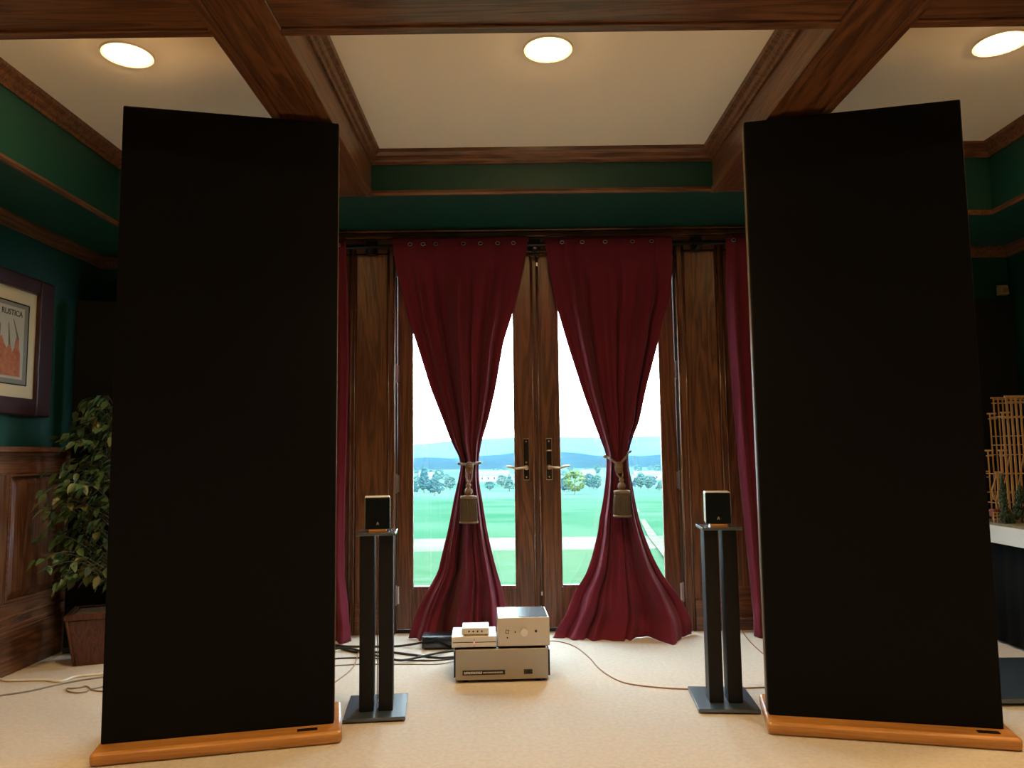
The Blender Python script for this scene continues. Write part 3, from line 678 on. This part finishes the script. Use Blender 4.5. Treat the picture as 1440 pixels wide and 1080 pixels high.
# ------------------------------------------------------------------ black corner panels
def corner_panel(label, p0, p1, h):
    d = Vector((p1[0]-p0[0], p1[1]-p0[1])); t = thing('acoustic_panel', label, 'acoustic panel', (p0[0], p0[1], 0), math.atan2(d.y, d.x))
    L = d.length
    obj('panel_core', B(.01, L-.01, .004, .05, .0, h-.006), BLACKMET, t)
    obj('fabric_cover', B(0, L, 0, .045, .03, h), BLACKFAB, t, bevel=.008)
    obj('foot_rail', B(0, L, -.0, .05, 0, .03), BLACKMET, t)
corner_panel('tall black fabric panel standing across the corner behind the ficus', (-2.447, 4.185), (-1.89, 4.385), 1.94)
corner_panel('tall black fabric panel standing in the corner behind the model coaster', (2.30, 4.46), (3.0, 4.46), 1.93)
sn = thing('motion_sensor', 'small cream motion sensor high in the corner above the black panel', 'sensor', (3.0, YB, 2.0))
obj('housing', MB().hexa([(-.03,0,-.03),(.03,0,-.03),(.03,0,.035),(-.03,0,.035)], [(-.024,-.04,-.026),(.024,-.04,-.026),(.024,-.03,.03),(-.024,-.03,.03)]), mat('cream_plastic', (.55, .45, .26), .5), sn, bevel=.003)
obj('lens_window', B(-.012, .012, -.043, -.036, -.015, .008), mat('sensor_window', (.35, .28, .15), .3), sn)

# ------------------------------------------------------------------ potted ficus
PX, PY = -2.185, 4.05
pf = thing('potted_ficus', 'leafy potted ficus in a square brown basket pot in the corner', 'plant', (PX, PY, 0))
POT = wood('pot_brown', (.05, .014, .006), (.12, .035, .014), 'z', .5, .2, 2.)
ra = math.radians(20)
def sq(h, z): return [(h*math.sqrt(2)*math.cos(ra+math.pi/4+i*math.pi/2), h*math.sqrt(2)*math.sin(ra+math.pi/4+i*math.pi/2), z) for i in range(4)]
pot = obj('pot', MB().hexa(sq(.088, 0), sq(.125, .235)), POT, pf, bevel=.006)
rimb = MB(); o4, i4 = sq(.134, 0), sq(.112, 0)
for i in range(4):
    j = (i+1) % 4; b_ = [o4[i], o4[j], i4[j], i4[i]]
    rimb.hexa([(p_[0], p_[1], .236) for p_ in b_], [(p_[0], p_[1], .262) for p_ in b_])
obj('pot_rim', rimb, POT, pot)
for i in range(4):
    b0, t0 = sq(.088, 0)[i], sq(.125, .235)[i]
    obj('corner_strip', MB().tube([(b0[0]*1.01, b0[1]*1.01, .006), (t0[0]*1.01, t0[1]*1.01, .235)], .008, 8), POT, pot, smooth=True)
obj('moss', MB().hexa(sq(.110, .236), sq(.104, .254)), mat('brown_moss', (.08, .045, .02), 1., noise=(60, (.14, .08, .035)), bump=(90, 1., .02)), pot)
BARK = mat('ficus_bark', (.07, .05, .035), .8, bump=(60, .5, .004))
tr = MB(); rp = random.Random(5)
trunk = smooth_pts([(.05, .02, .24), (.065, .02, .45), (.05, .03, .7), (.07, .02, .95), (.06, .02, 1.2)], 6)
tr.tube(trunk, [.016*(1-.6*i/len(trunk)) for i in range(len(trunk))], 8); obj('trunk', tr, BARK, pf, smooth=True)
def okpos(p):
    X, Y = PX+p.x, PY+p.y
    if X < XL+.05: return False
    if p.z < 1.14 and X < XL+.075: return False
    n = Vector((-(4.385-4.185), (-1.89+2.447))).normalized()
    return (X+2.447)*n.x+(Y-4.185)*n.y < -.03 and not (Y < 3.62)
lm = MB().add([(0,0,0),(.014,.014,.004),(.012,.034,.0),(0,.056,-.008),(-.012,.034,.0),(-.014,.014,.004),(0,.018,-.002),(0,.036,-.004)],
              [(0,1,6),(0,6,5),(6,1,2,7),(6,7,4,5),(7,2,3),(7,3,4)])
LEAFM = [mat('ficus_leaf_olive', (.10, .11, .028), .45, noise=(30, (.14, .145, .05))), mat('ficus_leaf_green', (.045, .105, .035), .45, noise=(30, (.08, .14, .05))), mat('ficus_leaf_dark', (.035, .07, .025), .45)]
protos = []
for mm in LEAFM:
    o = obj('leaf', lm, mm, pf, smooth=True); protos.append(o)
leaves = 0; first = set()
# branch tips: visible outline of the crown (towards -x) and the hidden half
tips = []
for zz, rad in ((1.34,.10),(1.30,.13),(1.26,.18),(1.20,.24),(1.14,.24),(1.05,.18),(.98,.25),(.92,.30),(.86,.36),(.80,.42),(.76,.43),(.70,.40),(.64,.37),(.58,.37),(.52,.35),(.47,.30),(.42,.24)):
    for k_i in range(6):
        an = rp.uniform(math.pi*.80, math.pi*1.45) if k_i < 5 else rp.uniform(-1.2, 1.9)
        rr = rad*rp.uniform(.30, 1.05)
        tips.append(Vector((rr*math.cos(an), rr*math.sin(an), zz+rp.uniform(-.03, .03))))
tips.sort(key=lambda t_: (t_.x > .05, rp.random()))
bm_ = MB(); LMAX = 298; extra_ = MB()
for tp in tips:
    for _ in range(3):
        if okpos(tp): break
        tp = Vector((tp.x*.75, tp.y*.75-.03, tp.z))
    else: continue
    z0 = max(.40, tp.z-.10-rp.random()*.12)
    base = Vector((.06, .02, z0)); mid = base.lerp(tp, .55)+Vector((0, 0, .06))
    pts = smooth_pts([base, mid, tp], 6); bm_.tube(pts, [.0024*(1-.7*i/len(pts)) for i in range(len(pts))], 5)
    for q_ in range(9):
        s_ = 1-.78*q_/8; c_ = pts[min(len(pts)-1, int(s_*(len(pts)-1)))]
        dirn = (tp-base); dirn.z = 0; an = math.atan2(dirn.y, dirn.x) + (1 if q_ % 2 else -1)*rp.uniform(.2, 1.2)
        pos = c_+Vector((rp.uniform(-.03, .03), rp.uniform(-.03, .03), rp.uniform(-.025, .02)))
        if not okpos(pos+Vector((math.cos(an), math.sin(an), 0))*.06): continue
        kk = rp.choices((0, 1, 2), (5, 3, 2))[0]; sc = rp.uniform(.95, 1.35)
        eul = (rp.uniform(-1.2, -.1), rp.uniform(-.6, .6), an-math.pi/2)
        if leaves >= LMAX:
            M_ = Matrix.Translation(pos) @ __import__('mathutils').Euler(eul).to_matrix().to_4x4()
            extra_.add([M_ @ (Vector(p_)*sc) for p_ in lm.v], lm.f); continue
        if kk not in first: o = protos[kk]; first.add(kk)
        else: o = share(protos[kk], 'leaf', pf)
        o.location = pos; o.rotation_euler = eul; o.scale = (sc, sc, sc); leaves += 1
if extra_.v: obj('foliage', extra_, LEAFM[1], pf, smooth=True)['kind'] = 'stuff'
obj('branches', bm_, BARK, pf, smooth=True)

# ------------------------------------------------------------------ model table, coaster, trees
TX, TZ = 2.60, .640
mt = thing('model_table', 'low layout table with white fascia and black skirt along the wall', 'table', (TX, 3.6, 0))
obj('table_top', B(0, .40, -.95, .82, TZ-.03, TZ), mat('layout_ground', (.16, .15, .09), .9, noise=(25, (.24, .21, .13)), bump=(80, .5, .004)), mt)
obj('fascia', B(-.018, 0, -.95, .82, TZ-.105, TZ-.012), WHITE, mt, bevel=.003)
obj('end_fascia', B(-.018, .40, -.968, -.95, TZ-.105, TZ-.012), WHITE, mt, bevel=.003)
mb = MB(); N = 120; vv = []
for i in range(N):
    y = -.94+1.75*i/(N-1); xo_ = .012+.006*math.sin(i*.9)
    vv += [(xo_, y, .012), (xo_+.004, y, TZ-.105)]
mb.add(vv, [(2*i, 2*i+2, 2*i+3, 2*i+1) for i in range(N-1)])
sk = obj('skirt', mb, CLOTH, mt, smooth=True); sk.modifiers.new('s', 'SOLIDIFY').thickness = .003
for x in (.05, .34):
    for y in (-.85, .72): obj('leg', B(x, x+.05, y, y+.05, 0, TZ-.03), WZ, mt, bevel=.003)
PINE = mat('model_pine', (.52, .31, .13), .6, noise=(50, (.64, .42, .20)))
RED = mat('model_red', (.22, .05, .03), .6)
cz = thing('model_roller_coaster', 'wooden trestle model roller coaster standing on the white-edged table', 'model', (2.70, 4.27, TZ))
unit = MB().box(-.5, .5, -.5, .5, -.5, .5); up_ = None
def member(name, a, b, th=.006):
    global up_
    a, b = Vector(a), Vector(b); d = b-a
    if up_ is None: o = up_ = obj(name, unit, PINE, cz)
    else: o = share(up_, name, cz)
    o.location = (a+b)/2; o.rotation_mode = 'QUATERNION'; o.rotation_quaternion = d.to_track_quat('Z', 'Y'); o.scale = (th, th, d.length)
def hx(x): return .27 if x < -.005 else .39 if x < .02 else .60 if x < .05 else .69
xs_ = [-.02+.026*i for i in range(12)]
for yy in (-.05, .06):
    for i, x in enumerate(xs_):
        member('post', (x, yy, 0), (x, yy, hx(x)))
        if i < len(xs_)-1:
            z = .05
            while z < hx(x)+.005:
                member('ledger', (x, yy, z), (xs_[i+1], yy, z), .0045); z += .105
            if yy < 0: member('brace', (x, yy, .05+.105*(i % 3)), (xs_[i+1], yy, min(hx(x), .16+.105*(i % 3))), .004)
for i, x in enumerate(xs_):
    if i % 2 == 0:
        for z in (.10, .26, .42, .58):
            if z < hx(x): member('tie', (x, -.05, z), (x, .06, z), .0045)
for (xa, za), (xb, zb) in (((-.02,.27),(.012,.27)),((.006,.39),(.04,.39)),((.032,.60),(.07,.60)),((.058,.69),(.27,.69))):
    for yy in (-.055, .065):
        member('rail', (xa-.012, yy, za), (xb, yy, zb), .009)
        member('rail', (xa-.008, yy, za-.03), (xb, yy, zb-.03), .006)
for a_, b_ in (((-.055,-.05,.17),(-.02,-.05,.27)), ((-.055,-.05,.17),(-.035,-.05,.10)), ((-.035,-.05,.10),(-.02,-.05,.17)), ((-.035,-.05,0),(-.035,-.05,.12)), ((-.055,-.05,.17),(-.05,-.05,.12))): member('brace', a_, b_, .006)
obj('station', B(-.085, -.005, -.10, -.06, .03, .07), RED, cz, bevel=.002)
for i in range(5): member('fence_post', (-.09+.02*i, -.105, 0), (-.09+.02*i, -.105, .055), .005)
for z in (.018, .036, .054): member('fence_rail', (-.095, -.108, z), (.0, -.108, z), .005)
TREE = mat('model_tree_green', (.022, .045, .022), .9, noise=(60, (.05, .085, .04)), bump=(60, .8, .006))
def modeltree(label, loc, h, r, seed):
    rr = random.Random(seed); t = thing('model_tree', label, 'model tree', loc)
    obj('trunk', MB().lathe([(.005, 0), (.004, h*.3)], 8), BARK, t)
    mb = MB(); n = 260
    for i in range(n):
        z = h*(.12+.88*i/n); rad = r*(1-(i/n)**1.5)*rr.uniform(.5, 1.1); a_ = rr.uniform(0, 6.283); c = Vector((rad*math.cos(a_), rad*math.sin(a_), z)); s_ = rr.uniform(.006, .012)
        mb.add([c+Vector((s_,0,0)), c+Vector((-s_*.5,s_*.8,0)), c+Vector((-s_*.5,-s_*.8,0)), c+Vector((0,0,s_*1.2)), c+Vector((0,0,-s_*1.2))], [(0,1,3),(1,2,3),(2,0,3),(1,0,4),(2,1,4),(0,2,4)])
    obj('foliage', mb, TREE, t)
modeltree('bushy dark green model tree in front of the roller coaster', (2.735, 4.12, TZ), .20, .045, 1)
modeltree('slim dark model tree at the table edge before the coaster', (2.618, 4.085, TZ), .26, .020, 2)
modeltree('small round model shrub between the coaster fence and the table edge', (2.66, 4.11, TZ), .07, .022, 3)
ap = thing('equipment_platform', 'low black equipment platform on the carpet beside the tall speaker base', 'platform', (1.93, 3.17, 0))
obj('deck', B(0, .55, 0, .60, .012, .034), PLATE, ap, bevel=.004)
for x, y in ((.05, .05), (.5, .05), (.05, .55), (.5, .55)): obj('foot', MB().lathe([(.016, 0), (.018, .012)], 12, (x, y, 0)), BLACKMET, ap)

# ------------------------------------------------------------------ outdoors
def strip(name, rows, m, label, wob=0., nx=60, seed=1):
    """rows: (distance, height); spans wide enough to fill the doors' view from the room"""
    rr = random.Random(seed); v = []; f = []
    ph = [rr.uniform(0, 6) for _ in range(4)]
    for y, z in rows:
        hw = 12+y*1.3
        for i in range(nx+1):
            x = -hw+2*hw*i/nx
            v.append((x, y, z))
    for r in range(len(rows)-1):
        for i in range(nx): f.append((r*(nx+1)+i, r*(nx+1)+i+1, (r+1)*(nx+1)+i+1, (r+1)*(nx+1)+i))
    return tag(obj(name, MB().add(v, f), m, smooth=True), label, 'ground', kind='structure')
GRASS = mat('lawn_grass', (.018, .046, .022), 1., spec=0., noise=(2.2, (.032, .054, .034)))
strip('lawn', [(4.69, -.12), (7, -.25), (12, -.75), (20, -1.7), (30, -2.8), (40, -4.0)], GRASS, 'rough green lawn falling away from the garden doors')
strip('hay_strip', [(40, -4.0), (50, -4.9), (64, -6.0)], mat('dry_grass', (.080, .072, .056), 1., spec=0., noise=(.09, (.050, .060, .044))), 'pale mown strip beyond the lawn')
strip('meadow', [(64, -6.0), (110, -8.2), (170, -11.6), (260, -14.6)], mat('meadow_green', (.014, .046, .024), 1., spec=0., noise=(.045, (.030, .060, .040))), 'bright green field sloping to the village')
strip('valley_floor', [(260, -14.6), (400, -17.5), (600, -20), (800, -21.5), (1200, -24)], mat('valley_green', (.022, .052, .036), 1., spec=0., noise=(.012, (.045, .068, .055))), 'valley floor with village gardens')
def ridge(name, y, base, fn, m, label, depth):
    v = []; f = []; nx = 110; hw = 12+y*1.3; ny = 6
    for j in range(ny):
        t = j/(ny-1)
        for i in range(nx+1):
            x = -hw+2*hw*i/nx; h = fn(x/y); v.append((x, y+depth*t, base+(h-base)*math.sin(t*math.pi*.5) + (0 if j in (0, ny-1) else 0)))
    for j in range(ny-1):
        for i in range(nx): f.append((j*(nx+1)+i, j*(nx+1)+i+1, (j+1)*(nx+1)+i+1, (j+1)*(nx+1)+i))
    v += []; return tag(obj(name, MB().add(v, f), m, smooth=True), label, 'hill', kind='structure')
ridge('forested_ridge', 1200, -24, lambda s: 1.05+1500*(-.0045+.004*math.sin(9*s+1.2)+.0025*math.sin(23*s+.5)+.0009*math.sin(71*s)), mat('ridge_forest', (.008, .016, .012), 1., spec=0., noise=(.02, (.012, .022, .016))), 'long wooded ridge beyond the village', 500)
ridge('far_hills', 4200, -60, lambda s: 5000*(.019+.006*math.sin(5*s+.4)+.0025*math.sin(14*s+2)), mat('far_hill_forest', (.008, .016, .012), 1., spec=0.), 'pale far hills on the horizon', 1500)
# houses and trees of the village
HW = mat('house_white', (.16, .14, .13), .8); HR = mat('house_roof', (.035, .04, .045), .8); HWIN = mat('house_window', (.03, .035, .04), .2)
def house(label, x, y, z, w_, d_, h_, rot):
    t = thing('house', label, 'house', (x, y, z), rot)
    obj('walls', B(-w_/2, w_/2, -d_/2, d_/2, -1, h_), HW, t)
    e = .5; mb = MB(); r = h_+d_*.35
    mb.add([(-w_/2-e,-d_/2-e,h_),(w_/2+e,-d_/2-e,h_),(w_/2+e,d_/2+e,h_),(-w_/2-e,d_/2+e,h_),(-w_/2-e,0,r),(w_/2+e,0,r)], [(0,1,5,4),(2,3,4,5),(0,4,3),(1,2,5),(0,3,2,1)])
    obj('roof', mb, HR, t)
    n = max(2, int(w_/4))
    for i in range(n): xx = -w_/2+w_*(i+.5)/n; obj('window', B(xx-.6, xx+.6, -d_/2-.06, -d_/2, h_*.35, h_*.7), HWIN, t)
def at(px, py, y):
    p_ = ony(px, py, y); return p_
def ground_z(y):
    tab = [(4.69,-.12),(7,-.25),(12,-.75),(20,-1.7),(30,-2.8),(40,-4.0),(50,-4.9),(64,-6.0),(110,-8.2),(170,-11.6),(260,-14.6),(400,-17.5),(600,-20),(800,-21.5),(1200,-24)]
    return interp(tab, y)[0]
for px, Y, w_, d_, h_, rot, lab in ((695, 560, 22, 10, 4.5, .05, 'long white farm building with grey roof in the valley'), (600, 520, 10, 8, 5, .3, 'small white house among trees seen past the keyhole door leaf'), (712, 470, 8, 7, 4, -.2, 'small white house next to the long farm building'),
        (905, 480, 12, 8, 4.5, .1, 'white house with grey roof seen past the thumb turn door leaf'), (920, 540, 9, 7, 4, -.3, 'small white house behind the grey roofed one'), (826, 600, 11, 8, 4.5, .2, 'white house behind the round yellow-green tree')):
    house(lab, at(px, 680, Y).x, Y, ground_z(Y), w_, d_, h_, rot)
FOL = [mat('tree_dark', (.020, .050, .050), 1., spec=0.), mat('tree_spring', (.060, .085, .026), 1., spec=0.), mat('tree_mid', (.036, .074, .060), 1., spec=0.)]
def tree(label, px, Y, h, r, m, conical, seed, group=None):
    rr = random.Random(seed); t = thing('tree', label, 'tree', (at(px, 680, Y).x, Y, ground_z(Y)), group=group)
    obj('trunk', MB().lathe([(.22, -.3), (.15, h*.5)], 6), BARK, t)
    mb = MB()
    for i in range(140):
        q = rr.random(); z = h*(.18+.82*q)
        rad = r*((1-q)**.8 if conical else math.sqrt(max(.02, 1-(2*q-1)**2)))*rr.uniform(.5, 1.05); a_ = rr.uniform(0, 6.283)
        c = Vector((rad*math.cos(a_), rad*math.sin(a_), z)); s_ = h*rr.uniform(.05, .10)
        mb.add([c+Vector((s_,0,0)), c+Vector((-s_*.5,s_*.8,0)), c+Vector((-s_*.5,-s_*.8,0)), c+Vector((0,0,s_)), c+Vector((0,0,-s_))], [(0,1,3),(1,2,3),(2,0,3),(1,0,4),(2,1,4),(0,2,4)])
    obj('crown', mb, m, t)
rt = random.Random(4); it_ = 0
tree('round yellow-green tree standing out in the valley', 808, 296, 9, 4.6, FOL[1], False, 1)
tree('tall dark conifer above the village trees', 596, 340, 12, 2.6, FOL[0], True, 2)
tree('broad dark conifer near the tall one', 611, 300, 8.5, 2.6, FOL[0], True, 3)
i = 0
for px in (582, 588, 604, 618, 626, 634, 792, 799, 820, 827, 834, 841, 895, 901, 912, 918, 926, 934, 690, 704, 718):
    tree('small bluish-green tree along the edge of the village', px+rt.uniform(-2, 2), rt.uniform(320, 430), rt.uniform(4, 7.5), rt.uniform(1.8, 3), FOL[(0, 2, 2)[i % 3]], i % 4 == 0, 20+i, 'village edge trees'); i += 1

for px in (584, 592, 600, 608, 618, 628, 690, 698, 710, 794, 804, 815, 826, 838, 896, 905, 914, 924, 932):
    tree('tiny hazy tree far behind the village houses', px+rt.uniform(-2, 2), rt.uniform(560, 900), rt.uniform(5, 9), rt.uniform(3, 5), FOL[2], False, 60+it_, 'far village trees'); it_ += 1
def ground_hit(px, py):
    r = ray(px, py); y = 8.
    while y < 900:
        p_ = CAM+y/r[1]*r
        if p_[2] < ground_z(y)+.04: return Vector(p_)
        y *= 1.004
    return Vector(p_)
tv = []; tf = []
for k_t, (pa_, pb_, py) in enumerate(((893, 898, 716), (902, 910, 735), (912, 925, 755), (922, 938, 768), (932, 952, 782), (948, 976, 802))):
    tv += [ground_hit(pa_, py), ground_hit(pb_, py)]
tf = [(2*q, 2*q+1, 2*q+3, 2*q+2) for q in range(5)]
trk = tag(obj('farm_track', MB().add(tv, tf), mat('track_gravel', (.075, .066, .052), 1., spec=0., noise=(.4, (.050, .058, .042)))), 'pale farm track crossing the green field', 'track', kind='structure')
trk.modifiers.new('s', 'SOLIDIFY').thickness = .03

# thin blue valley haze: a real scattering volume over the valley
HZ = bpy.data.materials.new('valley_haze'); HZ.use_nodes = True; nt = HZ.node_tree; nt.nodes.clear()
vs = nt.nodes.new('ShaderNodeVolumeScatter'); vs.inputs['Color'].default_value = (.16, .48, 1., 1); vs.inputs['Density'].default_value = .00006
ou = nt.nodes.new('ShaderNodeOutputMaterial'); nt.links.new(vs.outputs[0], ou.inputs['Volume'])
tag(obj('haze', B(-9000, 9000, 90, 6500, -80, 400), HZ), 'thin blue haze lying over the valley and hills', 'haze', kind='stuff')
